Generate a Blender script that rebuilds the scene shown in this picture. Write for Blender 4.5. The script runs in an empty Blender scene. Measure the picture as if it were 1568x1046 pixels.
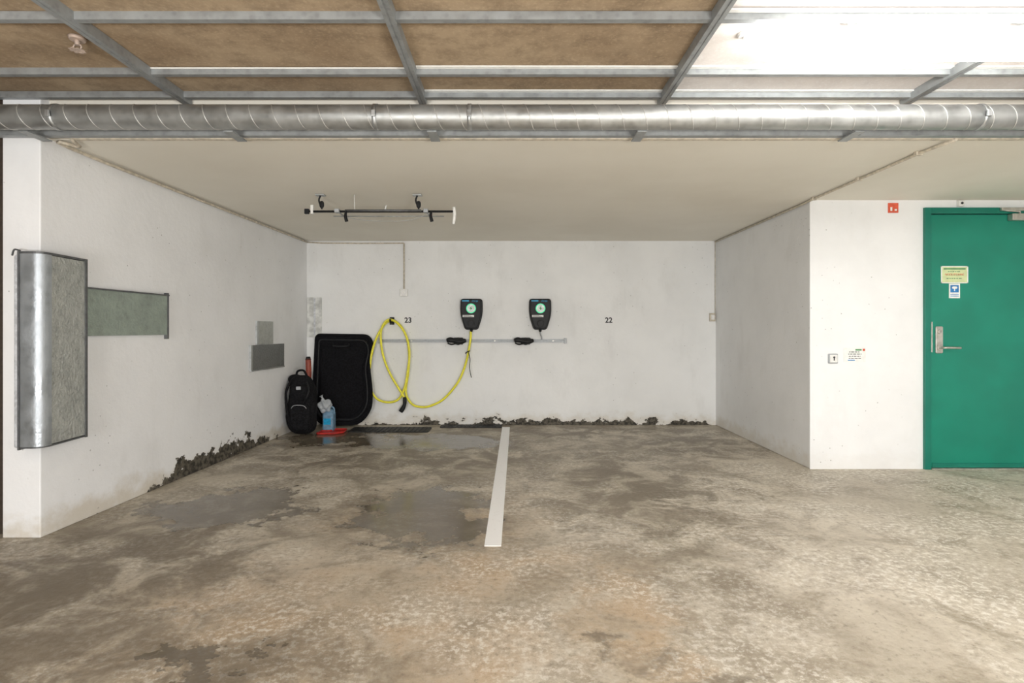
import bpy, bmesh, math, random
from mathutils import Vector, Matrix
random.seed(7)
sc = bpy.context.scene
try:
    sc.view_settings.view_transform = 'Standard'
except Exception:
    pass

# ------------------------------------------------------------------ node helpers
class NT:
    def __init__(s, name):
        s.m = bpy.data.materials.new(name); s.m.use_nodes = True
        s.t = s.m.node_tree; s.n = s.t.nodes; s.l = s.t.links
        s.b = s.n['Principled BSDF']
        s.pos = None
    def link(s, a, b): s.l.new(a, b)
    def setin(s, sock, v):
        if hasattr(v, 'is_output') or isinstance(v, bpy.types.NodeSocket): s.l.new(v, sock)
        else:
            if isinstance(v, (tuple, list)) and len(v) == 3 and sock.type == 'RGBA': v = (*v, 1)
            sock.default_value = v
    def P(s):
        if s.pos is None: s.pos = s.n.new('ShaderNodeNewGeometry').outputs['Position']
        return s.pos
    def xyz(s):
        q = s.n.new('ShaderNodeSeparateXYZ'); s.link(s.P(), q.inputs[0]); return q.outputs
    def math(s, op, a, b=0.0, clamp=False):
        q = s.n.new('ShaderNodeMath'); q.operation = op; q.use_clamp = clamp
        s.setin(q.inputs[0], a); s.setin(q.inputs[1], b); return q.outputs[0]
    def vmath(s, op, a, b):
        q = s.n.new('ShaderNodeVectorMath'); q.operation = op
        s.setin(q.inputs[0], a); s.setin(q.inputs[1], b)
        return q.outputs['Value'] if op == 'LENGTH' else q.outputs[0]
    def noise(s, scale, detail=3, rough=0.55, vec=None, col=False, dist=0.0):
        q = s.n.new('ShaderNodeTexNoise'); q.inputs['Scale'].default_value = scale
        q.inputs['Detail'].default_value = detail; q.inputs['Roughness'].default_value = rough
        q.inputs['Distortion'].default_value = dist
        s.link(vec if vec is not None else s.P(), q.inputs['Vector'])
        return q.outputs['Color'] if col else q.outputs[0]
    def voro(s, scale, vec=None):
        q = s.n.new('ShaderNodeTexVoronoi'); q.inputs['Scale'].default_value = scale
        s.link(vec if vec is not None else s.P(), q.inputs['Vector']); return q.outputs['Distance']
    def ramp(s, v, a, b, lo=0.0, hi=1.0):
        q = s.n.new('ShaderNodeMapRange'); q.interpolation_type = 'SMOOTHSTEP'
        s.setin(q.inputs[0], v); q.inputs[1].default_value = a; q.inputs[2].default_value = b
        q.inputs[3].default_value = lo; q.inputs[4].default_value = hi; return q.outputs[0]
    def mix(s, f, a, b, mode='MIX'):
        q = s.n.new('ShaderNodeMix'); q.data_type = 'RGBA'; q.blend_type = mode
        s.setin(q.inputs[0], f); s.setin(q.inputs[6], a); s.setin(q.inputs[7], b); return q.outputs[2]
    def scalev(s, v):
        q = s.n.new('ShaderNodeVectorMath'); q.operation = 'MULTIPLY'
        s.link(s.P(), q.inputs[0]); q.inputs[1].default_value = v; return q.outputs[0]
    def bump(s, h, strength=0.3, dist=0.01):
        q = s.n.new('ShaderNodeBump'); q.inputs['Strength'].default_value = strength
        q.inputs['Distance'].default_value = dist; s.setin(q.inputs['Height'], h)
        s.link(q.outputs[0], s.b.inputs['Normal'])
    def out(s, col=None, rough=None, metal=None):
        if col is not None: s.setin(s.b.inputs['Base Color'], col)
        if rough is not None: s.setin(s.b.inputs['Roughness'], rough)
        if metal is not None: s.setin(s.b.inputs['Metallic'], metal)
        return s.m

def simple(name, col, rough=0.5, metal=0.0, var=0.12, scale=30, bump=0.0, spec=None):
    t = NT(name); n = t.noise(scale, 2)
    c2 = tuple(max(0, c * (1 - var * 2)) for c in col); c1 = tuple(min(1, c * (1 + var)) for c in col)
    f = t.ramp(n, 0.3, 0.7)
    if bump: t.bump(n, bump, 0.005)
    if spec is not None: t.b.inputs['Specular IOR Level'].default_value = spec
    return t.out(t.mix(f, c2, c1), rough, metal)

def emis(name, col, st, sample=True):
    t = NT(name); t.b.inputs['Base Color'].default_value = (*col, 1)
    t.b.inputs['Emission Color'].default_value = (*col, 1); t.b.inputs['Emission Strength'].default_value = st
    if not sample:
        try: t.m.cycles.emission_sampling = 'NONE'
        except Exception: pass
    return t.m

# ------------------------------------------------------------------ materials
def wall_mat(name, base=(0.80, 0.81, 0.82), axis=None, lo=0, hi=0, amount=0.0, inner=0.0, k=2.4, moss=True, patchy=0.3, grime=.6):
    t = NT(name); q = t.xyz(); z = q[2]
    big = t.noise(1.3, 4, 0.6)
    col = t.mix(t.ramp(big, 0.35, 0.7), base, tuple(c * 0.93 for c in base))
    streak = t.noise(2.2, 4, 0.65, vec=t.scalev((1.6, 1.6, 0.7)))
    col = t.mix(t.ramp(streak, 0.52, 0.75, 0, patchy), col, (0.64, 0.64, 0.63))
    vor = t.voro(15)
    pore = t.math('MULTIPLY', t.ramp(vor, 0.045, 0.085, 1, 0), t.ramp(big, 0.45, 0.56))
    col = t.mix(t.math('MULTIPLY', pore, 0.7), col, (0.26, 0.25, 0.24))
    h = t.math('ADD', t.noise(24, 5, 0.65), t.math('MULTIPLY', pore, -0.8))
    if moss:
        nz = t.noise(6.5, 7, 0.6, vec=t.scalev((1, 1, 1.3)))
        g = t.math('ADD', t.ramp(z, 0.0, 0.32, 0.68, 0.0), t.math('MULTIPLY', t.math('SUBTRACT', nz, 0.5), 0.9))
        gm = t.ramp(g, 0.32, 0.75, 0, grime)
        col = t.mix(gm, col, (0.52, 0.45, 0.33))
        v = t.math('SUBTRACT', nz, t.math('MULTIPLY', z, k))
        v = t.math('ADD', v, amount)
        if axis is not None:
            reg = t.math('MULTIPLY', t.ramp(q[axis], lo, lo + 0.35), t.ramp(q[axis], hi - 0.8, hi, 1, 0))
            v = t.math('ADD', v, t.math('MULTIPLY', reg, inner))
        mm = t.ramp(v, 0.50, 0.53)
        dark = t.mix(t.ramp(t.noise(28, 2), 0.35, 0.65), (0.02, 0.018, 0.014), (0.12, 0.105, 0.08))
        col = t.mix(mm, col, dark)
        h = t.math('ADD', h, t.math('MULTIPLY', mm, -0.6))
    t.bump(h, 0.35, 0.008)
    return t.out(col, 0.72)

M_back = wall_mat('wall_paint_back', (0.85, 0.86, 0.86), 0, -1.8, 2.9, -0.06, 0.185, 2.3, grime=.5)
M_left = wall_mat('wall_paint_left', (0.86, 0.87, 0.885), 1, 4.0, 6.2, -0.10, 0.36, 2.0, patchy=.25)
M_right = wall_mat('wall_paint_right', (0.83, 0.84, 0.85), amount=-0.12, k=3, grime=.4)
M_door = wall_mat('wall_paint_door', (0.90, 0.91, 0.92), amount=-0.3, patchy=.12, grime=.12)
M_plain = wall_mat('wall_paint_plain', (0.83, 0.84, 0.84), moss=False)

def ceil_mat():
    t = NT('ceiling_paint')
    c = t.mix(t.ramp(t.noise(0.9, 4), 0.3, 0.7), (0.76, 0.725, 0.64), (0.82, 0.79, 0.71))
    t.bump(t.noise(40, 4), 0.15, 0.004)
    return t.out(c, 0.8)
M_ceil = ceil_mat()

def board_mat(name, a, b, fleck=0.35):
    t = NT(name)
    c = t.mix(t.ramp(t.noise(1.8, 5, 0.6, dist=0.6), 0.3, 0.72), a, b)
    c = t.mix(t.ramp(t.noise(7, 6, 0.75), 0.42, 0.68, 0, fleck), c, tuple(x * 0.55 for x in a))
    c = t.mix(t.ramp(t.noise(70, 3), 0.5, 0.7, 0, 0.3), c, tuple(min(1, x * 1.3) for x in b))
    return t.out(c, 0.9)
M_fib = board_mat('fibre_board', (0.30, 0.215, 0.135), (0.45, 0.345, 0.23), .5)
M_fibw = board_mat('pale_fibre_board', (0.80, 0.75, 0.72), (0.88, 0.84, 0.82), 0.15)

def galv(name, base=(0.55, 0.57, 0.58), rough=0.38, sc_=14, metal=0.9, emb=0.0):
    t = NT(name)
    n = t.noise(sc_, 4, 0.6); v = t.voro(sc_ * 3)
    c = t.mix(t.ramp(n, 0.3, 0.7), tuple(x * 0.72 for x in base), base)
    c = t.mix(t.ramp(v, 0.1, 0.6, 0, 0.25), c, tuple(min(1, x * 1.25) for x in base))
    r = t.ramp(n, 0.3, 0.7, rough - 0.08, rough + 0.12)
    if emb: t.bump(t.noise(55, 2), emb, 0.01)
    return t.out(c, r, metal)
M_galv = galv('galvanised_steel', rough=.42)
M_duct = galv('duct_steel', (0.46, 0.47, 0.465), 0.46, 9, 0.8)
M_rail = galv('stud_steel', (0.36, 0.38, 0.39), 0.5, 12, 0.4)
M_strut = galv('strut_steel', (0.42, 0.44, 0.46), 0.5, 12, 0.3)
M_emb = galv('embossed_foil', (0.48, 0.50, 0.48), 0.5, 16, 0.35, 1.0)
M_shiny = galv('smooth_foil', (0.44, 0.475, 0.51), 0.42, 7, 0.8, 0.15)
M_embd = galv('dark_embossed_foil', (0.24, 0.25, 0.25), 0.45, 20, 0.5, 0.9)
M_green = galv('green_tinted_foil', (0.33, 0.39, 0.345), 0.5, 7, 0.3, 0.6)
M_tape = simple('dark_tape', (0.12, 0.125, 0.13), 0.5, 0.3)
M_tapew = simple('pale_tape', (0.62, 0.64, 0.68), 0.5)
M_seam = simple('duct_seam_steel', (0.62, 0.62, 0.60), 0.4, 0.6)
M_brown = simple('dark_brown_panel', (0.05, 0.035, 0.025), 0.7)
M_slabedge = simple('stained_slab_edge', (0.36, 0.29, 0.20), 0.8, 0, 0.25, 6)
M_beige = simple('beige_conduit', (0.60, 0.54, 0.44), 0.55)
M_white = simple('white_plastic', (0.82, 0.82, 0.8), 0.4, 0, 0.04)
M_black = simple('black_plastic', (0.010, 0.011, 0.013), 0.5, spec=.3)
M_blackf = simple('black_textile', (0.010, 0.010, 0.012), 0.9, 0, 0.3, 60, 0.5, spec=.2)
M_rub = simple('black_rubber', (0.022, 0.022, 0.022), 0.55, 0, 0.3, 25, 0.3, spec=.3)
M_liner = simple('liner_felt', (0.006, 0.006, 0.008), 0.9, 0, 0.25, 50, 0.3, spec=.2)
M_yel = simple('yellow_cable', (0.88, 0.82, 0.05), 0.4, 0, 0.06)
M_grn = simple('green_door_paint', (0.004, 0.235, 0.160), 0.38, 0, 0.05, 3)
M_grn2 = simple('green_frame_paint', (0.004, 0.19, 0.135), 0.38, 0, 0.05, 3)
M_steel = simple('brushed_steel', (0.62, 0.60, 0.56), 0.42, 0.9, 0.08)
M_red = simple('red_plastic', (0.5, 0.02, 0.015), 0.45)
M_redbr = simple('red_brown_plastic', (0.30, 0.055, 0.03), 0.5)
M_orange = simple('orange_red_sign', (0.75, 0.12, 0.06), 0.5)
M_paper = simple('paper', (0.88, 0.89, 0.87), 0.7, 0, 0.03)
M_paperg = simple('yellow_green_paper', (0.66, 0.74, 0.42), 0.6, 0, 0.04)
M_blue = simple('blue_print', (0.03, 0.22, 0.55), 0.5)
M_cyan = simple('cyan_logo', (0.0, 0.35, 0.65), 0.4)
M_ink = simple('ink', (0.03, 0.03, 0.035), 0.6)
M_inkg = simple('green_ink', (0.1, 0.3, 0.12), 0.6)
M_jug = simple('blue_canister_plastic', (0.16, 0.29, 0.42), 0.45)
M_ringl = emis('charger_ring_glow', (0.08, 0.75, 0.40), 0.35, False)
M_disc = simple('charger_disc_white', (0.80, 0.92, 0.86), 0.4)
M_lamp = emis('lamp_diffuser', (1.0, 0.985, 0.95), 25.0)
M_lamp2 = emis('lamp_diffuser_dimmed', (1.0, 0.985, 0.95), 14.5)
def bag_mat():
    t = NT('clear_plastic_bag'); t.b.inputs['Alpha'].default_value = 0.6
    t.bump(t.noise(25, 3), 0.8, 0.02)
    return t.out((0.62, 0.66, 0.70), 0.25)
M_bag = bag_mat()
def linepaint():
    t = NT('worn_white_line_paint')
    c = t.mix(t.ramp(t.noise(35, 4), 0.58, 0.78, 0, 0.4), (0.93, 0.93, 0.93), (0.62, 0.58, 0.52))
    return t.out(c, 0.55)
M_line = linepaint()

def floor_mat():
    t = NT('stained_concrete_floor')
    q = t.xyz()
    warpc = t.noise(2.6, 5, 0.7, col=True)
    w = t.vmath('SUBTRACT', warpc, (0.5, 0.5, 0.5)); w = t.vmath('MULTIPLY', w, (1.5, 1.1, 0))
    wp = t.vmath('ADD', t.P(), w)
    def blob(cx, cy, rx, ry, soft=0.25):
        d = t.vmath('SUBTRACT', wp, (cx, cy, 0)); d = t.vmath('MULTIPLY', d, (1 / rx, 1 / ry, 0))
        l = t.n.new('ShaderNodeVectorMath'); l.operation = 'LENGTH'; t.link(d, l.inputs[0])
        return t.ramp(l.outputs['Value'], 1 - soft, 1 + soft, 1, 0)
    def mx(lst):
        r = lst[0]
        for a in lst[1:]: r = t.math('MAXIMUM', r, a)
        return r
    wet = mx([blob(-1.85, 3.68, .40, .42, .08), blob(-0.56, 3.62, .38, .62, .08), blob(-.85, 5.85, .85, .42, .12),
              blob(-1.1, 1.92, .13, .13, .15), blob(-1.95, 6.1, .5, .4, .15)])
    damp = mx([blob(-1.0, 5.4, 1.6, 1.2, .5), blob(1.7, 5.7, .7, .6, .4), blob(.3, 6.4, 2.3, .45, .5), blob(-1.9, 2.9, .8, 1.2, .6),
               blob(-1.3, 1.7, .8, .5, .7), blob(.9, 4.2, .7, 1.6, .8), blob(-.6, 3.6, .6, .7, .4), blob(.62, 1.9, .25, .10, .3)])
    rust = mx([blob(-.12, 2.75, .5, .35, .8), blob(.45, 2.3, .18, .6, .7), blob(-1.0, 2.2, .5, .5, .9), blob(-.5, 3.5, .6, .5, .6), blob(-.2, 2.0, .25, .4, .7)])
    big = t.noise(0.9, 4, 0.6)
    med = t.noise(3.1, 6, 0.68, dist=0.6)
    c = t.mix(t.ramp(big, 0.33, 0.67), (0.455, 0.405, 0.32), (0.62, 0.56, 0.46))
    c = t.mix(t.ramp(med, 0.45, 0.67, 0, 0.75), c, (0.26, 0.21, 0.145))
    c = t.mix(t.math('MULTIPLY', rust, t.ramp(med, 0.36, 0.60, 0.55, 0.2)), c, (0.44, 0.285, 0.145))
    fine = t.noise(32, 6, 0.76)
    chipmask = t.ramp(t.noise(1.7, 3, 0.6), 0.38, 0.60, .15, 1)
    chip = t.math('MULTIPLY', t.ramp(fine, 0.50, 0.58), chipmask)
    c = t.mix(t.math('MULTIPLY', chip, 0.7), c, (0.80, 0.77, 0.70))
    c = t.mix(t.ramp(fine, 0.47, 0.34, 0, 0.6), c, (0.20, 0.165, 0.12))
    c = t.mix(t.math('MULTIPLY', damp, t.ramp(med, 0.36, 0.56, 0.12, 0.74)), c, (0.14, 0.11, 0.075))
    c = t.mix(t.math('MULTIPLY', wet, 0.76), c, (0.115, 0.092, 0.062))
    r = t.math('SUBTRACT', t.ramp(med, 0.3, 0.7, 0.62, 0.46), t.math('MULTIPLY', wet, 0.38))
    h = t.math('MULTIPLY', fine, t.math('SUBTRACT', 1.0, t.math('MULTIPLY', wet, 0.94)))
    t.bump(h, 0.5, 0.008)
    return t.out(c, r)
M_floor = floor_mat()

# ------------------------------------------------------------------ geometry helpers
def group(name, loc=(0, 0, 0)):
    e = bpy.data.objects.new(name, None); e.location = loc; e.empty_display_size = 0.1
    sc.collection.objects.link(e); return e

def add(name, verts, faces, mat, parent=None, smooth=False, bevel=0.0, seg=2):
    me = bpy.data.meshes.new(name); me.from_pydata([tuple(v) for v in verts], [], faces); me.validate()
    bm = bmesh.new(); bm.from_mesh(me); bmesh.ops.recalc_face_normals(bm, faces=bm.faces); bm.to_mesh(me); bm.free()
    o = bpy.data.objects.new(name, me); sc.collection.objects.link(o)
    for m in (mat if isinstance(mat, list) else [mat]): me.materials.append(m)
    if smooth:
        for p in me.polygons: p.use_smooth = True
    if bevel:
        b = o.modifiers.new('bevel', 'BEVEL'); b.width = bevel; b.segments = seg; b.limit_method = 'ANGLE'
    if parent is None:  # recentre origin
        c = sum((v.co for v in me.vertices), Vector()) / len(me.vertices)
        me.transform(Matrix.Translation(-c)); o.location = c
    else:
        o.parent = parent; o.matrix_parent_inverse = Matrix.Translation(-Vector(parent.location))
    return o

def box(name, x0, x1, y0, y1, z0, z1, mat, parent=None, bevel=0.0, seg=2):
    v = [(x0, y0, z0), (x1, y0, z0), (x1, y1, z0), (x0, y1, z0), (x0, y0, z1), (x1, y0, z1), (x1, y1, z1), (x0, y1, z1)]
    f = [(0, 3, 2, 1), (4, 5, 6, 7), (0, 1, 5, 4), (1, 2, 6, 5), (2, 3, 7, 6), (3, 0, 4, 7)]
    return add(name, v, f, mat, parent, False, bevel, seg)

def prism(name, pts, a, b, plane, mat, parent=None, bevel=0.0, seg=2, smooth=False):
    """extrude 2-D outline: plane 'xz' along y, 'xy' along z, 'yz' along x"""
    n = len(pts)
    def m(p, d):
        return {'xz': (p[0], d, p[1]), 'xy': (p[0], p[1], d), 'yz': (d, p[0], p[1])}[plane]
    v = [m(p, a) for p in pts] + [m(p, b) for p in pts]
    f = [tuple(range(n)), tuple(range(2 * n - 1, n - 1, -1))] + [(i, (i + 1) % n, n + (i + 1) % n, n + i) for i in range(n)]
    o = add(name, v, f, mat, parent, False, bevel, seg)
    if smooth:
        me = o.data
        for p in me.polygons: p.use_smooth = len(p.vertices) == 4
        bm = bmesh.new(); bm.from_mesh(me)
        for e in bm.edges:
            if len(e.link_faces) == 2 and e.calc_face_angle(0) > 0.6: e.smooth = False
        bm.to_mesh(me); bm.free()
    return o

def rounded(pts, r, k=6):
    out = []; n = len(pts)
    for i in range(n):
        p = Vector(pts[i]); a = Vector(pts[i - 1]); c = Vector(pts[(i + 1) % n])
        rr = r[i] if isinstance(r, (list, tuple)) else r
        d1 = (a - p); d2 = (c - p)
        q = min(rr, d1.length * 0.49, d2.length * 0.49)
        s = p + d1.normalized() * q; e = p + d2.normalized() * q
        for j in range(k + 1):
            t = j / k; out.append(tuple((1 - t) ** 2 * s + 2 * t * (1 - t) * p + t * t * e))
    return out

def catmull(pts, k=8, closed=False):
    P = [Vector(p) for p in pts]; n = len(P); out = []
    rng = n if closed else n - 1
    for i in range(rng):
        if closed: a, b, c, d = P[(i - 1) % n], P[i], P[(i + 1) % n], P[(i + 2) % n]
        else: a, b, c, d = P[max(i - 1, 0)], P[i], P[i + 1], P[min(i + 2, n - 1)]
        for j in range(k):
            t = j / k
            out.append(0.5 * ((2 * b) + (c - a) * t + (2 * a - 5 * b + 4 * c - d) * t * t + (-a + 3 * b - 3 * c + d) * t ** 3))
    if not closed: out.append(P[-1])
    return out

def tube(name, pts, r, mat, parent=None, seg=12, smooth_path=0, closed=False):
    P = catmull(pts, smooth_path, closed) if smooth_path else [Vector(p) for p in pts]
    n = len(P)
    if isinstance(r, (list, tuple)):
        R = []
        for i in range(n):
            t = i / (n - 1) * (len(r) - 1); a = int(min(t, len(r) - 2)); R.append(r[a] + (r[a + 1] - r[a]) * (t - a))
    else: R = [r] * n
    v = []; f = []; up = None
    for i in range(n):
        if closed: d = P[(i + 1) % n] - P[i - 1]
        else: d = P[min(i + 1, n - 1)] - P[max(i - 1, 0)]
        d.normalize()
        if up is None:
            up = Vector((0, 0, 1)) if abs(d.z) < 0.9 else Vector((0, 1, 0))
        s = d.cross(up); s.normalize(); up = s.cross(d); up.normalize()
        for j in range(seg):
            a = 2 * math.pi * j / seg; v.append(P[i] + (s * math.cos(a) + up * math.sin(a)) * R[i])
    for i in range(n if closed else n - 1):
        for j in range(seg):
            a = i * seg + j; b = i * seg + (j + 1) % seg; k = ((i + 1) % n) * seg
            f.append((a, b, k + (j + 1) % seg, k + j))
    if not closed:
        f.append(tuple(range(seg - 1, -1, -1))); f.append(tuple((n - 1) * seg + j for j in range(seg)))
    o = add(name, v, f, mat, parent)
    for p in o.data.polygons: p.use_smooth = len(p.vertices) == 4
    return o

def sell(name, c, r, mat, parent=None, e=2.6, seg=28, rings=18, fn=None):
    """super-ellipsoid, optional deform function"""
    v = []; f = []
    def sp(x): return math.copysign(abs(x) ** (2 / e), x)
    for i in range(rings + 1):
        th = -math.pi / 2 + math.pi * i / rings
        for j in range(seg):
            ph = 2 * math.pi * j / seg
            p = Vector((r[0] * sp(math.cos(th)) * sp(math.cos(ph)), r[1] * sp(math.cos(th)) * sp(math.sin(ph)), r[2] * sp(math.sin(th))))
            if fn: p = fn(p)
            v.append(p + Vector(c))
    for i in range(rings):
        for j in range(seg):
            f.append((i * seg + j, i * seg + (j + 1) % seg, (i + 1) * seg + (j + 1) % seg, (i + 1) * seg + j))
    o = add(name, v, f, mat, parent, True)
    bm = bmesh.new(); bm.from_mesh(o.data); bmesh.ops.remove_doubles(bm, verts=bm.verts, dist=1e-5)
    bmesh.ops.recalc_face_normals(bm, faces=bm.faces); bm.to_mesh(o.data); bm.free()
    return o

def disc(name, c, r, depth, mat, parent=None, seg=32, bevel=0.0, axis='y'):
    pts = [(math.cos(2 * math.pi * i / seg) * r, math.sin(2 * math.pi * i / seg) * r) for i in range(seg)]
    if axis == 'y': return prism(name, [(c[0] + p[0], c[2] + p[1]) for p in pts], c[1] - depth, c[1], 'xz', mat, parent, bevel)
    return prism(name, [(c[0] + p[0], c[1] + p[1]) for p in pts], c[2] - depth, c[2], 'xy', mat, parent, bevel)

def text(name, s, size, loc, mat, parent=None, ext=0.001):
    cu = bpy.data.curves.new(name, 'FONT'); cu.body = s; cu.size = size; cu.extrude = ext
    cu.align_x = 'CENTER'; cu.align_y = 'CENTER'
    if parent is None: cu.offset = 0.0022
    o = bpy.data.objects.new(name + '_tmp', cu); sc.collection.objects.link(o)
    bpy.context.view_layer.update()
    dg = bpy.context.evaluated_depsgraph_get()
    me = bpy.data.meshes.new_from_object(o.evaluated_get(dg)); bpy.data.objects.remove(o)
    me.transform(Matrix.Translation(Vector(loc)) @ Matrix.Rotation(math.pi / 2, 4, 'X'))
    me.name = name; me.materials.clear(); me.materials.append(mat)
    ob = bpy.data.objects.new(name, me); sc.collection.objects.link(ob)
    if parent is not None:
        ob.parent = parent; ob.matrix_parent_inverse = Matrix.Translation(-Vector(parent.location))
    else:
        me.transform(Matrix.Translation(-Vector(loc))); ob.location = loc
    return ob

# ------------------------------------------------------------------ room shell
H = 2.22; HU = 2.45
def lx(y): return -2.60 + (y - 3.14) * (0.135 / 3.72)   # face of the stall's left wall
box('floor', -6.2, 6.2, -5.2, 7.1, -0.15, 0.0, M_floor)
box('wall_back', -6.0, 2.465, 6.86, 7.06, 0, HU, M_back)
prism('wall_left', [(-2.60, 3.14), (lx(6.86), 6.86), (-2.70, 6.86), (-2.81, 3.14)], 0, HU, 'xy', M_left, bevel=0.006)
box('dark_sheet_left', -6.0, -2.812, 3.2, 3.26, 0, HU, M_brown)  # dark brown sheet standing in for the view into the next bay
box('wall_right', 2.465, 2.66, 4.70, 7.06, 0, HU, M_right, bevel=0.008)
# wall with the green door (opening X 3.40..4.46, Z 0..2.155)
g = group('wall_front_right', (3.0, 4.8, 0))
box('wall_part_left', 2.661, 3.40, 4.70, 4.88, 0, HU, M_door, g)
box('wall_part_top', 3.40, 4.46, 4.70, 4.88, 2.157, HU, M_door, g)
box('wall_part_right', 4.46, 6.0, 4.70, 4.88, 0, HU, M_door, g)
box('wall_part_corner', 2.4655, 2.6605, 4.697, 4.70, 0, H, M_door, g)
box('wall_far_left', -6.2, -6.0, -5.0, 7.06, 0, HU, M_plain)
box('wall_far_right', 6.0, 6.2, -5.0, 4.88, 0, HU, M_plain)
box('wall_behind', -6.2, 6.2, -5.2, -5.0, 0, HU, M_plain)
box('ceiling_lower', -2.81, 6.0, 3.20, 6.86, H, HU, M_ceil)
box('ceiling_roof_slab', -6.2, 6.2, -5.2, 7.1, 2.48, 2.6, M_slabedge)

# upper ceiling of fibre boards between steel studs
railX = [-5.83, -4.49, -3.15, -1.81, -0.493, 0.839, 2.20, 3.55, 4.9]
railY = [-4.4, -3.6, -2.8, -2.0, -1.2, -0.4, 0.4, 1.1, 1.78, 2.34, 2.84, 3.12]
g = group('ceiling_upper', (0, 0, HU))
ex = [-6.2] + railX + [6.2]
ey = [-5.0] + railY + [3.2]
vb = []; fb = []; vw = []; fw = []
for i in range(len(ex) - 1):
    for j in range(len(ey) - 1):
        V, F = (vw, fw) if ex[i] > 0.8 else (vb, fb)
        a = len(V); dz = random.uniform(0, 0.006)
        x0, x1, y0, y1 = ex[i] + .002, ex[i + 1] - .002, ey[j] + .002, ey[j + 1] - .002
        V += [(x0, y0, HU + dz), (x1, y0, HU + dz), (x1, y1, HU + dz), (x0, y1, HU + dz), (x0, y0, 2.48), (x1, y0, 2.48), (x1, y1, 2.48), (x0, y1, 2.48)]
        F += [tuple(a + q for q in ff) for ff in [(0, 3, 2, 1), (4, 5, 6, 7), (0, 1, 5, 4), (1, 2, 6, 5), (2, 3, 7, 6), (3, 0, 4, 7)]]
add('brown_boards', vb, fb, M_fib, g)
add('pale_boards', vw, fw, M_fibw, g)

g = group('ceiling_stud_grid', (0, 0, 2.42))
def channel_x(name, y, w=0.030, z0=2.418, z1=2.452):  # C-profile running in X
    t = 0.003
    pts = [(y - w / 2, z0), (y + w / 2, z0), (y + w / 2, z1), (y + w / 2 - t, z1), (y + w / 2 - t, z0 + t), (y - w / 2 + t, z0 + t), (y - w / 2 + t, z1), (y - w / 2, z1)]
    prism(name, pts, -6.1, 6.0, 'yz', M_rail, g)
for k, y in enumerate(railY): channel_x('cross_stud_%d' % k, y)
for k, x in enumerate(railX):
    w = 0.042; t = 0.003; z0 = 2.405; z1 = 2.452
    pts = [(x - w / 2, z0), (x - .004, z0), (x - .002, z0 + .004), (x + .002, z0 + .004), (x + .004, z0), (x + w / 2, z0), (x + w / 2, z1), (x - w / 2, z1)]
    prism('main_stud_%d' % k, pts, -5.0, 3.19, 'xz', M_rail, g)
for k, (y, xs) in enumerate([(2.34, .86), (2.84, -.47), (2.84, -1.79), (3.12, -.47)]):
    x1 = 6.0 if xs > -1 else -.52
    w = .042 if xs > -1 else .022
    box('white_joint_strip_%d' % k, xs, x1, y - w, y - .016, 2.444, 2.4495, M_paper, g)

# slab edge, channel and trims
box('trim_slab_edge', -2.6, 6.0, 3.185, 3.199, 2.225, 2.40, M_slabedge)
box('trim_slab_lip', -2.43, 6.0, 3.150, 3.184, 2.206, 2.222, M_beige, bevel=0.004)
box('trim_steel_channel', -6.0, 6.0, 3.09, 3.13, 2.205, 2.245, M_rail)
# ------------------------------------------------------------------ spiral duct
cy, cz, R = 2.95, 2.252, 0.062
g = group('ventilation_duct', (0, cy, cz))
tube('duct_tube', [(-6.0, cy, cz), (6.0, cy, cz)], R, M_duct, g, seg=48)
pitch = 0.118; pts = []
n = int(12.0 / pitch * 28)
for i in range(n):
    a = 2 * math.pi * i / 28; x = -5.99 + pitch * i / 28
    pts.append((x, cy + math.cos(a) * (R + .0003), cz + math.sin(a) * (R + .0003)))
tube('spiral_seam', pts, 0.0022, M_seam, g, seg=5)
for k, x in enumerate([-2.35, -0.70, -0.215, 2.42, 4.4]):
    tube('joint_collar_%d' % k, [(x - .010, cy, cz), (x + .010, cy, cz)], R + .004, M_galv, g, seg=48)
    box('collar_bolt_%d' % k, x - .01, x + .01, cy - R - .014, cy - R + .004, cz - .02, cz + .012, M_galv, g, .002)
for k, x in enumerate([-2.55, -1.48, -0.416, 0.684, 1.82, 3.0]):
    box('hanger_foot_%d' % k, x - .025, x + .025, cy + .02, cy + .18, cz - R - .006, cz - R, M_rail, g)

# ------------------------------------------------------------------ conduits
g = group('ceiling_conduit', (-2.4, 4.5, 2.2))
tube('edge_pipe', [(lx(3.2) + .16, 3.12, 2.245), (lx(3.2) + .16, 3.16, 2.205), (lx(3.3) + .12, 3.26, 2.200), (lx(3.6) + .03, 3.5, 2.200), (lx(6.8) + .02, 6.82, 2.200)], .010, M_beige, g, 10, 6)
tube('back_pipe', [(lx(6.8) + .02, 6.82, 2.200), (-2.3, 6.842, 2.192), (-1.8, 6.842, 2.187), (-1.292, 6.842, 2.19)], .008, M_beige, g, 10)
g = group('wall_junction_box', (-1.292, 6.84, 1.6))
tube('drop_pipe', [(-1.292, 6.845, 2.19), (-1.292, 6.845, 1.64)], .009, M_beige, g, 10)
box('box_body', -1.34, -1.244, 6.82, 6.858, 1.55, 1.64, M_white, g, .006)
disc('box_screw', (-1.292, 6.82, 1.595), .008, .003, M_steel, g, 12)
g = group('ceiling_conduit_branch', (2.44, 4.5, 2.2))
tube('pipe_run', [(2.455, 3.14, 2.20), (2.455, 3.33, 2.208), (2.445, 3.40, 2.207), (2.445, 4.68, 2.207), (2.450, 4.75, 2.205), (2.450, 6.84, 2.205)], .009, M_beige, g, 10)
for k, y in enumerate([3.42, 4.0, 4.6]):
    box('clip_%d' % k, 2.425, 2.465, y - .012, y + .012, 2.197, 2.2195, M_beige, g, .002)

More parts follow.
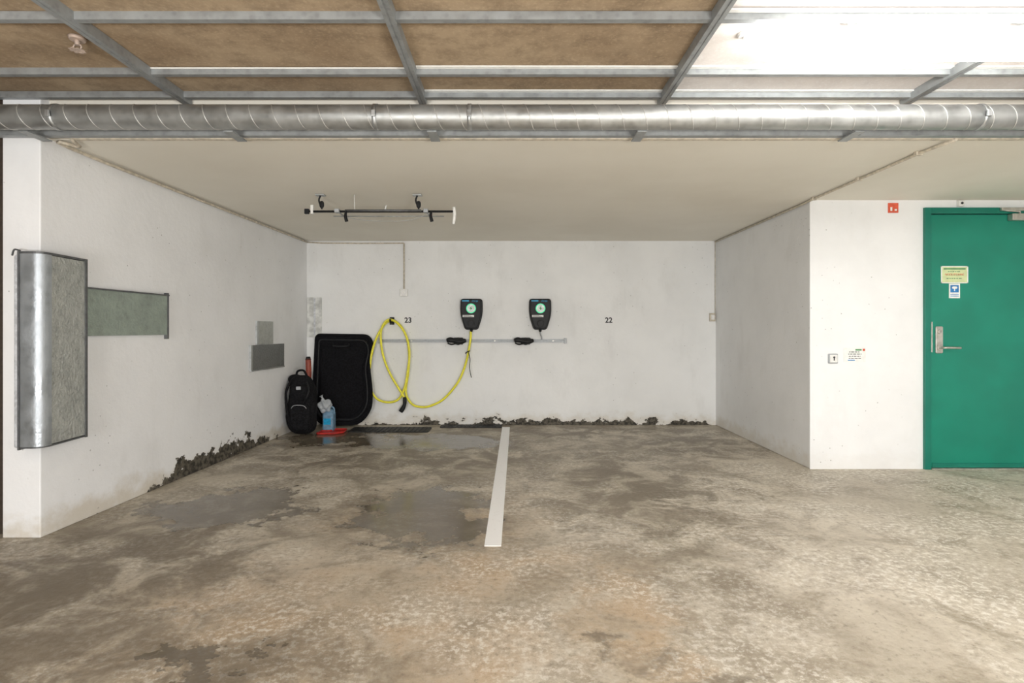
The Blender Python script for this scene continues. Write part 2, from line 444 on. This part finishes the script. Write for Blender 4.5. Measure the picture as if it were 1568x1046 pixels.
# ------------------------------------------------------------------ left wall metalwork
g = group('pillar_corner_guard', (-2.6, 3.2, 1.04))
def guard(e=0.0):
    return rounded([(-2.648 - e, 3.045 - e), (-2.512 + e, 3.045 - e), (-2.540 + e, 3.395 + e), (-2.586, 3.395 + e), (-2.598, 3.138), (-2.648 - e, 3.138)], [.045, .066, .005, .003, .003, .003], 8)
prism('foil_shell', guard(), 0.525, 1.555, 'xy', M_emb, g)
# smooth rolled corner sheet wrapping front and corner
full = guard(.0035)
front = full[0:9 + 9]
inn = [(p[0] * .999 - .0015, p[1] + .003) for p in front]
prism('rolled_sheet', front + inn[::-1], 0.518, 1.562, 'xy', M_shiny, g, smooth=True)
for k, (z0, z1) in enumerate([(0.514, 0.522), (1.558, 1.570)]):
    prism('edge_tape_%d' % k, guard(.005), z0, z1, 'xy', M_tape, g)
box('side_tape', -2.5405, -2.533, 3.386, 3.402, 0.51, 1.57, M_tape, g)
box('left_edge_tape', -2.660, -2.651, 3.06, 3.139, 0.50, 1.575, M_tape, g, .003)
box('pale_backing_strip', -2.728, -2.664, 3.115, 3.138, 0.50, 1.56, M_tapew, g, .01)
tube('top_wire_hook', [(-2.72, 3.10, 1.555), (-2.70, 3.09, 1.585), (-2.66, 3.08, 1.578)], .005, M_tape, g, 6, 4)

def wall_plate(name, y0, y1, z0, z1, mat, th=.012, edge=None, sides=()):
    g = group(name, (lx((y0 + y1) / 2), (y0 + y1) / 2, (z0 + z1) / 2))
    def q(y, z, d): return (lx(y) + d, y, z)
    def slab(nm, ya, yb, za, zb, d0, d1, m, bev=0.0):
        vv = [q(ya, za, d0), q(yb, za, d0), q(yb, zb, d0), q(ya, zb, d0), q(ya, za, d1), q(yb, za, d1), q(yb, zb, d1), q(ya, zb, d1)]
        add(nm, vv, [(0, 3, 2, 1), (4, 5, 6, 7), (0, 1, 5, 4), (1, 2, 6, 5), (2, 3, 7, 6), (3, 0, 4, 7)], m, g, False, bev)
    slab('sheet', y0, y1, z0, z1, .001, th, mat, .002)
    if 'top' in sides: slab('top_edge', y0, y1 + .01, z1 - .002, z1 + .008, .001, th + .008, edge)
    if 'far' in sides: slab('far_edge', y1 - .006, y1 + .010, z0 - .03, z1 + .02, .001, th + .004, edge)
    if 'near' in sides: slab('near_edge', y0 - .02, y0 + .012, z0, z1 - .0, .001, th + .01, edge)
    if 'bottom' in sides: slab('bottom_edge', y0, y1, z0 - .008, z0 + .004, .001, th + .006, edge)
    return g
wall_plate('insulation_panel', 3.405, 4.20, 1.112, 1.40, M_green, .024, M_tape, ('top', 'far'))
wall_plate('metal_wall_plate', 5.60, 5.95, 1.003, 1.235, M_emb, .008, M_galv, ('near',))
wall_plate('metal_wall_plate', 5.47, 6.20, .755, 1.0, M_embd, .014, M_galv, ('near', 'bottom'))
g = group('foil_patch', (-2.37, 6.85, 1.3))
box('patch_sheet', -2.462, -2.285, 6.853, 6.862, 1.06, 1.54, simple('patch_foil', (0.66, 0.67, 0.65), 0.45, 0.2, .15, 12), g, .001)
box('patch_fold', -2.38, -2.36, 6.850, 6.8535, 1.08, 1.53, M_tapew, g)

# ------------------------------------------------------------------ back wall: rail, chargers, cable
YB = 6.86
g = group('mounting_rail', (-.46, YB - .02, 1.016))
pts = [(YB, .996), (YB - .022, .996), (YB - .022, 1.010), (YB - .012, 1.012), (YB - .012, 1.020), (YB - .022, 1.022), (YB - .022, 1.036), (YB, 1.036)]
prism('strut_channel', pts, -1.575, .646, 'yz', M_strut, g)
box('end_cap', .634, .665, YB - .03, YB - .001, .985, 1.047, M_strut, g, .003)
box('left_bracket', -1.60, -1.56, YB - .03, YB - .001, .985, 1.047, M_strut, g, .003)
for k, x in enumerate([-1.2, -.2, .5]): disc('bolt_%d' % k, (x, YB - .012, 1.016), .009, .01, M_steel, g, 6)

def charger(x):
    g = group('ev_charger', (x, YB - .06, 1.34))
    o = rounded([(x - .130, 1.520), (x + .130, 1.520), (x + .136, 1.335), (x + .078, 1.150), (x - .078, 1.150), (x - .136, 1.335)], [.035, .035, .09, .03, .03, .09], 7)
    prism('back_shell', o, YB - .055, YB - .001, 'xz', M_black, g, .008, 3)
    o = rounded([(x - .122, 1.512), (x + .122, 1.512), (x + .127, 1.335), (x + .070, 1.162), (x - .070, 1.162), (x - .127, 1.335)], [.035, .035, .09, .03, .03, .09], 7)
    prism('front_cover', o, YB - .115, YB - .05, 'xz', M_black, g, .014, 3)
    yf = YB - .1155
    disc('status_ring', (x, yf, 1.403), .058, .004, M_ringl, g, 40)
    disc('status_disc', (x, yf - .0042, 1.403), .047, .002, M_disc, g, 40)
    prism('bolt_icon', [(x + .005, 1.430), (x - .017, 1.399), (x - .003, 1.399), (x - .007, 1.376), (x + .017, 1.408), (x + .003, 1.408)], yf - .008, yf - .0063, 'xz', M_inkg, g)
    box('logo_bar', x - .108, x - .025, yf - .002, yf + .002, 1.485, 1.500, M_cyan, g)
    text('logo_text', 'charge', .028, (x + .045, yf, 1.492), M_cyan, g)
    box('id_label', x - .100, x + .035, yf - .002, yf + .002, 1.300, 1.325, M_paper, g)
    for k in range(3): box('label_line_%d' % k, x - .092, x + .02 - .02 * k, yf - .003, yf - .002, 1.3035 + k * .007, 1.3065 + k * .007, M_ink, g)
    disc('socket_cover', (x, yf + .002, 1.225), .040, .012, M_rub, g, 28, .003)
    disc('socket_inner', (x, yf - .011, 1.225), .028, .004, M_black, g, 24, .001)
    tube('gland', [(x, YB - .06, 1.155), (x, YB - .06, 1.125)], [.019, .014], M_black, g, 14)
    return g
charger(-.478); charger(.345)

def plug(x):
    g = group('charging_plug_holder', (x, YB - .07, 1.014))
    box('holder_base', x - .035, x + .075, YB - .045, YB - .023, .972, 1.055, M_black, g, .006)
    disc('holder_cup', (x + .02, YB - .04, 1.012), .045, .045, M_black, g, 28, .006)
    tube('plug_handle', [(x - .115, YB - .075, 1.020), (x - .075, YB - .078, 1.028), (x - .02, YB - .082, 1.018), (x + .03, YB - .085, 1.008), (x + .075, YB - .080, 1.014), (x + .112, YB - .072, 1.022)],
         [.024, .033, .028, .034, .030, .020], M_black, g, 16, 5)
    tube('finger_ring', [(x - .105, YB - .08, .99), (x - .06, YB - .08, .975), (x - .01, YB - .08, .985)], .009, M_rub, g, 8, 5)
    box('plug_latch', x + .02, x + .08, YB - .10, YB - .08, 1.036, 1.05, M_rub, g, .003)
    return g
plug(-.655); plug(.150)

g = group('charging_cable', (-1.3, 6.8, .75))
Y1 = YB - .035; Y2 = YB - .058; Y3 = YB - .080
tube('yellow_lead', [
    (-.486, YB - .06, 1.13), (-.488, Y2, 1.05), (-.512, Y3, .885), (-.56, Y2, .70), (-.640, Y2, .52), (-.80, Y2, .33), (-.95, Y2, .245), (-1.07, Y2, .225), (-1.19, Y2, .262),
    (-1.262, Y2, .40), (-1.235, Y2, .62), (-1.222, Y2, .82), (-1.245, Y2, 1.03), (-1.32, Y2, 1.19), (-1.42, Y2, 1.262), (-1.51, Y2, 1.22), (-1.60, Y3, 1.07), (-1.665, Y3, .86), (-1.692, Y3, .62),
    (-1.680, Y3, .45), (-1.60, Y3, .325), (-1.47, Y3, .285), (-1.35, Y3, .318), (-1.275, Y3, .45), (-1.235, Y3, .66), (-1.215, Y3, .88), (-1.255, Y3, 1.08), (-1.34, Y3, 1.21), (-1.43, Y3, 1.268), (-1.50, Y3, 1.245),
    (-1.552, Y3, 1.14), (-1.545, Y3 - .01, .94), (-1.50, Y3 - .01, .76), (-1.43, Y3 - .01, .60), (-1.34, Y3 - .01, .45), (-1.275, Y3 - .01, .345)], .0135, M_yel, g, 12, 8)
tube('plug_end', [(-1.275, Y3 - .01, .35), (-1.268, Y3 - .01, .31), (-1.272, Y3 - .01, .26), (-1.295, Y3 - .01, .21), (-1.318, Y3 - .01, .175)], [.015, .024, .022, .028, .026], M_black, g, 14, 5)
box('hook_base', -1.462, -1.410, YB - .03, YB - .001, 1.21, 1.30, M_black, g, .005)
tube('hook_arm', [(-1.436, YB - .02, 1.235), (-1.436, YB - .06, 1.228), (-1.436, YB - .105, 1.235), (-1.436, YB - .125, 1.275)], .011, M_black, g, 10, 5)
tube('cable_tie_tail', [(-.515, Y3 - .012, .90), (-.492, Y3 - .02, .80), (-.498, Y3 - .015, .70), (-.475, Y3 - .015, .58)], .0045, M_black, g, 8, 6)
tube('cable_tie', [(-.545, Y3 - .008, .865), (-.535, Y3 - .016, .88), (-.49, Y3 - .016, .90)], .006, M_black, g, 8, 4)
g = group('charger_supply_lead', (.345, 6.8, 1.07))
tube('lead', [(.345, YB - .06, 1.13), (.35, YB - .05, 1.09), (.362, YB - .035, 1.06), (.365, YB - .03, 1.03)], .007, M_strut, g, 8, 5)
for k, (s, x) in enumerate([('23', -1.245), ('22', 1.174)]):
    text('stall_number', s, .088, (x, YB - .0015, 1.262), M_ink)
g = group('wall_switch_box', (2.42, 6.85, 1.28))
box('plate', 2.385, 2.455, 6.835, 6.859, 1.25, 1.35, M_beige, g, .004)
box('rocker', 2.40, 2.44, 6.828, 6.836, 1.27, 1.33, M_white, g, .003)
tube('feed_pipe', [(2.452, 6.846, 1.35), (2.452, 6.846, 2.20)], .004, M_beige, g, 8)

# ------------------------------------------------------------------ floor marking, mats
box('parking_bay_line', -.12, -.03, 3.02, 6.70, .0, .0035, M_line)
o = bpy.data.objects['parking_bay_line']
for v in o.data.vertices:
    if v.co.y < 0: v.co.x -= .024
    v.co.x += .012 if v.co.y > 0 else 0
def mat_(x0, x1, y0, y1):
    g = group('rubber_mat', ((x0 + x1) / 2, (y0 + y1) / 2, .01))
    prism('mat_base', rounded([(x0, y0), (x1, y0), (x1, y1), (x0, y1)], .03), .001, .012, 'xy', M_rub, g)
    n = int((x1 - x0) / .05)
    for i in range(1, n): box('rib_%d' % i, x0 + i * .05 - .008, x0 + i * .05 + .008, y0 + .02, y1 - .02, .012, .017, M_rub, g)
mat_(-1.835, -.93, 6.36, 6.66); mat_(-.84, -.11, 6.66, 6.83)

# ------------------------------------------------------------------ corner stuff
g = group('car_boot_liner', (-2.0, 6.7, .55))
ol = rounded([(-2.335, 1.085), (-1.70, 1.075), (-1.655, .93), (-1.705, .72), (-1.66, .42), (-1.665, .20), (-1.80, .04), (-2.24, .04), (-2.345, .16)], [.05, .09, .10, .16, .16, .10, .12, .08, .08], 8)
sl = prism('liner_sheet', ol, 0, .035, 'xz', M_liner, g, .008)
cxx, czz = -2.0, .56
inn = [(cxx + (p[0] - cxx) * .88, czz + (p[1] - czz) * .90) for p in ol]
inn2 = [(cxx + (p[0] - cxx) * .76, czz - .02 + (p[1] - czz) * .78) for p in ol]
rim = tube('liner_rim', [(p[0], -.004, p[1]) for p in inn], .013, M_black, g, 8, 0, True)
fld = prism('raised_field', inn2, -.02, .002, 'xz', M_liner, g, .01)
ed = tube('liner_edge', [(p[0], .014, p[1]) for p in ol], .020, M_liner, g, 8, 0, True)
lat = tube('carry_handle', [(-2.12, -.02, .98), (-2.10, -.05, .955), (-1.95, -.05, .955), (-1.93, -.02, .98)], .009, M_black, g, 8, 5)
for ob in (sl, rim, fld, ed, lat):
    for v in ob.data.vertices:   # lean back against the wall
        v.co.y = 6.69 + v.co.y + v.co.z * .105
    ob.data.update()

g = group('black_backpack', (-2.31, 6.28, .32))
def taper(p):
    p.x *= 1 - .12 * (p.z / .3); p.y *= 1 - .10 * (p.z / .3); p.x += .012 * math.sin(p.z * 14); return p
sell('main_body', (-2.315, 6.30, .325), (.145, .115, .322), M_blackf, g, 3.6, fn=taper)
sell('front_pocket', (-2.300, 6.195, .20), (.115, .055, .155), M_blackf, g, 3.4)
sell('upper_pocket', (-2.305, 6.20, .46), (.10, .04, .085), M_blackf, g, 3.2)
sell('side_pouch', (-2.19, 6.27, .22), (.030, .08, .14), M_blackf, g, 3)
tube('top_handle', [(-2.38, 6.29, .62), (-2.36, 6.28, .69), (-2.29, 6.27, .70), (-2.25, 6.27, .63)], .012, M_blackf, g, 8, 5)
tube('shoulder_strap', [(-2.40, 6.20, .60), (-2.43, 6.14, .48), (-2.42, 6.13, .30), (-2.40, 6.17, .12)], .014, M_blackf, g, 8, 6)
tube('loose_strap', [(-2.22, 6.18, .58), (-2.18, 6.12, .50), (-2.20, 6.11, .42), (-2.24, 6.14, .36)], .009, M_black, g, 8, 6)
tube('pocket_zip', [(-2.39, 6.160, .28), (-2.36, 6.145, .325), (-2.30, 6.138, .335), (-2.24, 6.145, .325), (-2.21, 6.160, .28)], .004, M_strut, g, 6, 5)
box('buckle', -2.33, -2.28, 6.150, 6.165, .50, .535, M_strut, g, .004)
sell('stuffed_top', (-2.40, 6.32, .60), (.075, .07, .055), M_blackf, g, 2.2)

g = group('hand_brush', (-2.28, 6.42, .75))
tube('handle', [(-2.30, 6.44, .56), (-2.295, 6.44, .66), (-2.30, 6.44, .82)], [.028, .032, .030], M_redbr, g, 14, 4)
tube('handle_cap', [(-2.30, 6.44, .81), (-2.30, 6.44, .845)], [.032, .022], M_black, g, 14)
tube('brush_stem', [(-2.30, 6.44, .02), (-2.30, 6.44, .57)], .012, M_black, g, 10)
sell('brush_head', (-2.30, 6.45, .05), (.05, .03, .05), M_black, g, 3)

g = group('washer_fluid_canister', (-2.06, 6.47, .17))
DX = .025
o = rounded([(-2.160 + DX, 6.41), (-2.035 + DX, 6.41), (-2.035 + DX, 6.53), (-2.160 + DX, 6.53)], .03)
prism('canister_body', o, .001, .22, 'xy', M_jug, g, .02, 3)
sell('shoulder', (-2.097 + DX, 6.468, .215), (.058, .053, .040), M_jug, g, 2.6)
tube('neck', [(-2.115 + DX, 6.465, .24), (-2.115 + DX, 6.465, .272)], .017, M_jug, g, 14)
tube('cap', [(-2.115 + DX, 6.465, .268), (-2.115 + DX, 6.465, .290)], .021, M_white, g, 14)
tube('grip', [(-2.09 + DX, 6.465, .25), (-2.065 + DX, 6.465, .275), (-2.04 + DX, 6.465, .25), (-2.037 + DX, 6.465, .19)], .009, M_jug, g, 8, 5)
box('label', -2.14 + DX, -2.06 + DX, 6.4065, 6.4095, .08, .15, M_cyan, g)
g = group('plastic_bag', (-2.09, 6.42, .32))
def crump(p):
    k = 1 + .16 * math.sin(p.x * 90 + p.z * 60) + .12 * math.sin(p.y * 110 - p.z * 80); return p * k
sell('bag_body', (-2.105, 6.42, .290), (.072, .055, .072), M_bag, g, 2, 40, 26, crump)
tube('bag_knot', [(-2.12, 6.42, .35), (-2.135, 6.42, .385), (-2.145, 6.415, .405)], [.020, .009, .022], M_bag, g, 10, 4)

g = group('snow_shovel', (-1.97, 6.4, .03))
pts = [(-2.13, 6.22), (-1.92, 6.24), (-1.86, 6.32), (-1.88, 6.50), (-2.02, 6.50), (-2.03, 6.39), (-2.13, 6.38)]
prism('blade', rounded(pts, .02), .002, .011, 'xy', M_red, g, .003)
tube('blade_rim', [(p[0], p[1], .016) for p in rounded(pts, .02)], .009, M_red, g, 8, 0, True)

# ------------------------------------------------------------------ ceiling-hung rack
g = group('ceiling_storage_hoist', (-1.02, 4.5, 2.1))
yh, zh = 4.50, 2.085
tube('main_bar', [(-1.60, yh, zh), (-.45, yh, zh)], .009, M_black, g, 12)
tube('inner_bar', [(-1.31, yh - .02, zh + .004), (-.71, yh - .02, zh + .004)], .008, M_tape, g, 12)
tube('second_bar', [(-1.45, yh + .14, zh - .01), (-.55, yh + .14, zh - .01)], .004, M_rail, g, 10)
for k, x in enumerate([-1.51, -.744]):
    box('ceiling_plate_%d' % k, x - .035, x + .035, yh - .03, yh + .03, H - .012, H - .0005, M_galv, g, .003)
    tube('strap_%d' % k, [(x, yh, H - .01), (x - .012, yh, H - .05), (x + .012, yh, zh + .02)], .007, M_black, g, 8, 4)
    sell('pulley_%d' % k, (x + .01, yh, zh + .055), (.018, .014, .028), M_black, g)
for k, x in enumerate([-1.375, -.675]):
    box('pale_clamp_%d' % k, x - .018, x + .018, yh - .030, yh + .02, zh - .012, zh + .018, M_strut, g, .004)
    tube('clamp_arm_%d' % k, [(x, yh, zh), (x + .01, yh + .14, zh - .01)], .006, M_rail, g, 8)
for k, x in enumerate([-1.30, -.63]):
    tube('hook_%d' % k, [(x, yh - .02, zh), (x - .004, yh - .03, zh - .04), (x + .006, yh - .03, zh - .085)], [.008, .012, .014], M_black, g, 10, 4)
tube('end_grip', [(-.455, yh, zh + .035), (-.450, yh, zh - .03), (-.458, yh, zh - .10)], [.012, .013, .010], M_white, g, 12, 4)
box('end_stop', -1.635, -1.60, yh - .012, yh + .012, zh - .02, zh + .02, M_black, g, .003)
box('end_stop_left', -1.585, -1.565, yh - .015, yh + .015, zh - .02, zh + .05, M_white, g, .003)
tube('sagging_cord', [(-1.30, yh - .03, zh - .05), (-1.15, yh - .03, zh - .075), (-.95, yh - .03, zh - .082), (-.78, yh - .03, zh - .07), (-.64, yh - .03, zh - .02)], .0018, M_strut, g, 6, 6)
tube('cord_up', [(-1.24, yh, zh + .01), (-1.242, yh, H - .002)], .003, M_white, g, 6)
tube('cord_mid', [(-1.0, yh, zh + .01), (-.99, yh, zh + .05)], .006, M_white, g, 6)

# ------------------------------------------------------------------ door
g = group('door_1', (3.93, 4.72, 1.05))
box('frame_left', 3.40, 3.452, 4.675, 4.80, 0, 2.155, M_grn2, g, .003)
box('frame_right', 4.408, 4.46, 4.675, 4.80, 0, 2.155, M_grn2, g, .003)
box('frame_top', 3.452, 4.408, 4.675, 4.80, 2.105, 2.155, M_grn2, g, .003)
box('leaf', 3.457, 4.403, 4.695, 4.745, .012, 2.10, M_grn, g, .003)
box('threshold', 3.452, 4.408, 4.67, 4.80, 0, .011, M_steel, g)
box('bottom_seal', 3.47, 4.39, 4.690, 4.6955, .014, .05, M_grn2, g)
o = rounded([(3.495, .955), (3.555, .955), (3.555, 1.178), (3.495, 1.178)], .012)
prism('lock_plate', o, 4.684, 4.695, 'xz', M_steel, g, .003)
disc('lock_cylinder', (3.525, 4.684, 1.135), .019, .014, M_steel, g, 24, .002)
box('key_slot', 3.5235, 3.5265, 4.669, 4.670, 1.125, 1.145, M_ink, g)
tube('lever', [(3.525, 4.69, 1.003), (3.525, 4.645, 1.003), (3.535, 4.632, 1.003), (3.56, 4.630, 1.003), (3.66, 4.632, 1.001)], .0095, M_steel, g, 12, 5)
disc('lever_rose', (3.525, 4.684, 1.003), .022, .008, M_steel, g, 24, .002)
box('strike_plate', 3.448, 3.458, 4.668, 4.70, .965, 1.215, M_steel, g, .001)
for k, z in enumerate([.25, 1.05, 1.85]): tube('hinge_%d' % k, [(4.405, 4.668, z), (4.405, 4.668, z + .11)], .011, M_steel, g, 12)
box('closer_body', 4.09, 4.34, 4.640, 4.694, 2.045, 2.100, M_steel, g, .006)
box('closer_track', 4.01, 4.36, 4.650, 4.674, 2.125, 2.150, M_steel, g, .003)
tube('closer_arm', [(4.16, 4.655, 2.10), (4.16, 4.655, 2.118), (4.10, 4.66, 2.122), (4.03, 4.66, 2.13)], .008, M_steel, g, 8)

def sign(name, x0, x1, z0, z1, y, mat, lines, lm, head=None, hm=None):
    g = group(name, ((x0 + x1) / 2, y, (z0 + z1) / 2))
    box('sheet', x0, x1, y - .003, y - .0005, z0, z1, mat, g)
    w = x1 - x0; h = z1 - z0
    for k in range(lines):
        zz = z1 - h * (.22 + .6 * (k + .5) / lines)
        ww = w * random.uniform(.24, .36); c = (x0 + x1) / 2
        t = min(.006, h * .05); xx = c - ww
        while xx < c + ww - .004:
            l = random.uniform(.010, .026); e = min(xx + l, c + ww)
            box('word', xx, e, y - .0036, y - .003, zz - t / 2, zz + t / 2, lm, g); xx = e + .006
    if head: box('heading', x0 + w * head[0], x0 + w * head[1], y - .0038, y - .003, z0 + h * head[2], z0 + h * head[3], hm, g)
    return g
yd = 4.695
g = sign('green_notice_sign', 3.543, 3.768, 1.533, 1.675, yd, M_paperg, 3, M_inkg, (.1, .9, .80, .88), M_inkg)
box('white_border_top', 3.543, 3.768, yd - .0034, yd - .003, 1.668, 1.675, M_paper, g); box('white_border_bottom', 3.543, 3.768, yd - .0034, yd - .003, 1.533, 1.540, M_paper, g)
box('white_border_left', 3.543, 3.552, yd - .0034, yd - .003, 1.533, 1.675, M_paper, g); box('white_border_right', 3.759, 3.768, yd - .0034, yd - .003, 1.533, 1.675, M_paper, g)
text('red_line', 'NODUTGANG', .024, (3.655, yd - .0032, 1.605), M_orange, g, .0005)
g = sign('camera_notice_sign', 3.61, 3.70, 1.41, 1.53, yd, M_paper, 0, M_ink, (.12, .88, .40, .90), M_blue)
sell('camera_icon', (3.655, yd - .005, 1.497), (.022, .0015, .010), M_paper, g, 3)
box('camera_icon_stem', 3.65, 3.658, yd - .005, yd - .0038, 1.468, 1.492, M_paper, g)
for k in range(2): box('caption_%d' % k, 3.62, 3.69, yd - .0036, yd - .003, 1.425 + k * .014, 1.431 + k * .014, M_blue, g)
g = sign('wall_notice', 2.745, 2.925, .885, 1.00, 4.699, M_paper, 4, M_ink, (.18, .5, .08, .15), M_blue)
box('logo_mark', 2.90, 2.918, 4.694, 4.696, .975, .993, M_orange, g)
box('logo_mark_dark', 2.84, 2.89, 4.694, 4.696, .978, .99, M_inkg, g)
g = group('door_push_button', (2.651, 4.69, .92))
box('button_plate', 2.612, 2.690, 4.682, 4.700, .872, .952, M_strut, g, .006, 3)
box('button_rocker', 2.620, 2.682, 4.674, 4.683, .880, .944, M_white, g, .004)
box('key_symbol', 2.648, 2.656, 4.672, 4.675, .896, .920, M_ink, g); disc('key_symbol_head', (2.652, 4.674, .923), .008, .002, M_ink, g, 12)
g = group('fire_alarm_sign', (3.15, 4.69, 2.15))
box('plate', 3.11, 3.192, 4.691, 4.700, 2.115, 2.195, M_orange, g, .001)
box('symbol', 3.125, 3.14, 4.689, 4.691, 2.13, 2.16, M_paper, g); box('symbol_flame', 3.16, 3.178, 4.689, 4.691, 2.13, 2.145, M_paper, g)
g = group('door_contact_sensor', (3.70, 4.69, 2.19))
box('sensor_body', 3.675, 3.725, 4.67, 4.699, 2.165, 2.215, M_white, g, .005); disc('sensor_eye', (3.70, 4.67, 2.19), .01, .004, M_ink, g, 16)

# ------------------------------------------------------------------ ceiling devices
def sprink(x, y, mat):
    g = group('sprinkler_head', (x, y, 2.42))
    tube('rose', [(x, y, 2.449), (x, y, 2.436)], [.036, .030], mat, g, 24)
    tube('stem', [(x, y, 2.44), (x, y, 2.415)], [.012, .010], mat, g, 12)
    for s in (-1, 1): tube('yoke', [(x + s * .012, y, 2.418), (x + s * .018, y, 2.405), (x + s * .006, y, 2.393)], .0035, mat, g, 8, 4)
    for k in range(8):
        a = k * math.pi / 4
        box('petal_%d' % k, x + .024 * math.cos(a) - .007, x + .024 * math.cos(a) + .007, y + .024 * math.sin(a) - .007, y + .024 * math.sin(a) + .007, 2.390, 2.3925, mat, g, .001)
    disc('deflector', (x, y, 2.3935), .020, .002, mat, g, 20, 0, 'z')
M_spk = simple('sprinkler_metal', (0.50, 0.40, 0.34), 0.45, 0.1)
sprink(-1.93, 2.53, M_spk); sprink(1.03, 2.50, M_white)

def lamp(x, y, L=1.3, m=None):
    m = m or M_lamp2
    g = group('fluorescent_light', (x, y, 2.38))
    def B(n, a0, a1, b0, b1, z0, z1, m, bv=0.0, s=2): return box(n, x + a0, x + a1, y + b0, y + b1, z0, z1, m, g, bv, s)
    B('housing', -L / 2 + .05, L / 2 - .05, -.055, .055, 2.385, 2.404, M_white, .004)
    B('mounting_foot_a', -L / 2 + .3, -L / 2 + .34, -.03, .03, 2.404, 2.45, M_white)
    B('mounting_foot_b', L / 2 - .34, L / 2 - .3, -.03, .03, 2.404, 2.45, M_white)
    B('diffuser', -L / 2 + .002, L / 2 - .002, -.078, .078, 2.318, 2.384, m)
lamp(1.78, 2.40, 1.36, M_lamp)
lamp(-1.9, .55); lamp(1.9, .1, 1.3, M_lamp); lamp(4.2, 1.6, 1.3, M_lamp); lamp(-1.6, -3.0); lamp(2.2, -3.0)  # unseen ceiling fixtures, added to brighten the room

# two invented softboxes behind the camera, added as fill for walls and ceiling
def fill_softbox(x, y, z, tgt, W):
    g = group('added_fill_light', (x, y, 0))
    d = (Vector(tgt) - Vector((x, y, z))).normalized()
    s = d.cross(Vector((0, 0, 1))).normalized(); u = s.cross(d).normalized(); c = Vector((x, y, z))
    v = [c + s * a * .45 + u * b * .35 for a, b in ((-1, -1), (1, -1), (1, 1), (-1, 1))]
    bk = [c - d * .35 + s * a * .08 + u * b * .08 for a, b in ((-1, -1), (1, -1), (1, 1), (-1, 1))]
    add('fill_hood', v + bk, [(4, 5, 6, 7), (0, 1, 5, 4), (1, 2, 6, 5), (2, 3, 7, 6), (3, 0, 4, 7)], M_blackf, g)
    tube('stand_pole', [(x, y - .25, .3), (x, y - .25, z)], .014, M_black, g, 10)
    for k in range(3):
        a = k * 2.094 + .5
        tube('stand_leg_%d' % k, [(x, y - .25, .36), (x + .38 * math.cos(a), y - .25 + .38 * math.sin(a), .01)], .010, M_black, g, 8)
    L = bpy.data.lights.new('fill_lamp', 'AREA'); L.shape = 'RECTANGLE'; L.size = .88; L.size_y = .68; L.energy = W; L.color = (1, .98, .95)
    o = bpy.data.objects.new('fill_lamp', L); sc.collection.objects.link(o)
    R = Matrix((s, u, -d)).transposed().to_4x4(); o.parent = g
    o.matrix_parent_inverse = Matrix.Translation(-Vector(g.location))
    o.location = c - d * .01; o.rotation_euler = R.to_euler()
fill_softbox(-1.7, -1.6, .75, (-1.6, 5, 2.1), 98); fill_softbox(1.6, -1.6, .75, (0.9, 5, 2.1), 132)

# ------------------------------------------------------------------ world & camera
w = bpy.data.worlds.new('world'); sc.world = w; w.use_nodes = True
w.node_tree.nodes['Background'].inputs[0].default_value = (0.8, 0.85, 0.9, 1)
w.node_tree.nodes['Background'].inputs[1].default_value = 0.3
cam = bpy.data.cameras.new('camera'); co = bpy.data.objects.new('camera', cam); sc.collection.objects.link(co)
cam.lens = 20.0; cam.sensor_width = 36; cam.sensor_fit = 'HORIZONTAL'; cam.clip_start = 0.05
cam.shift_y = -0.0115; cam.shift_x = 0.0006
co.location = (0, 0, 1.15); co.rotation_euler = (math.pi / 2, 0, 0)
sc.camera = co
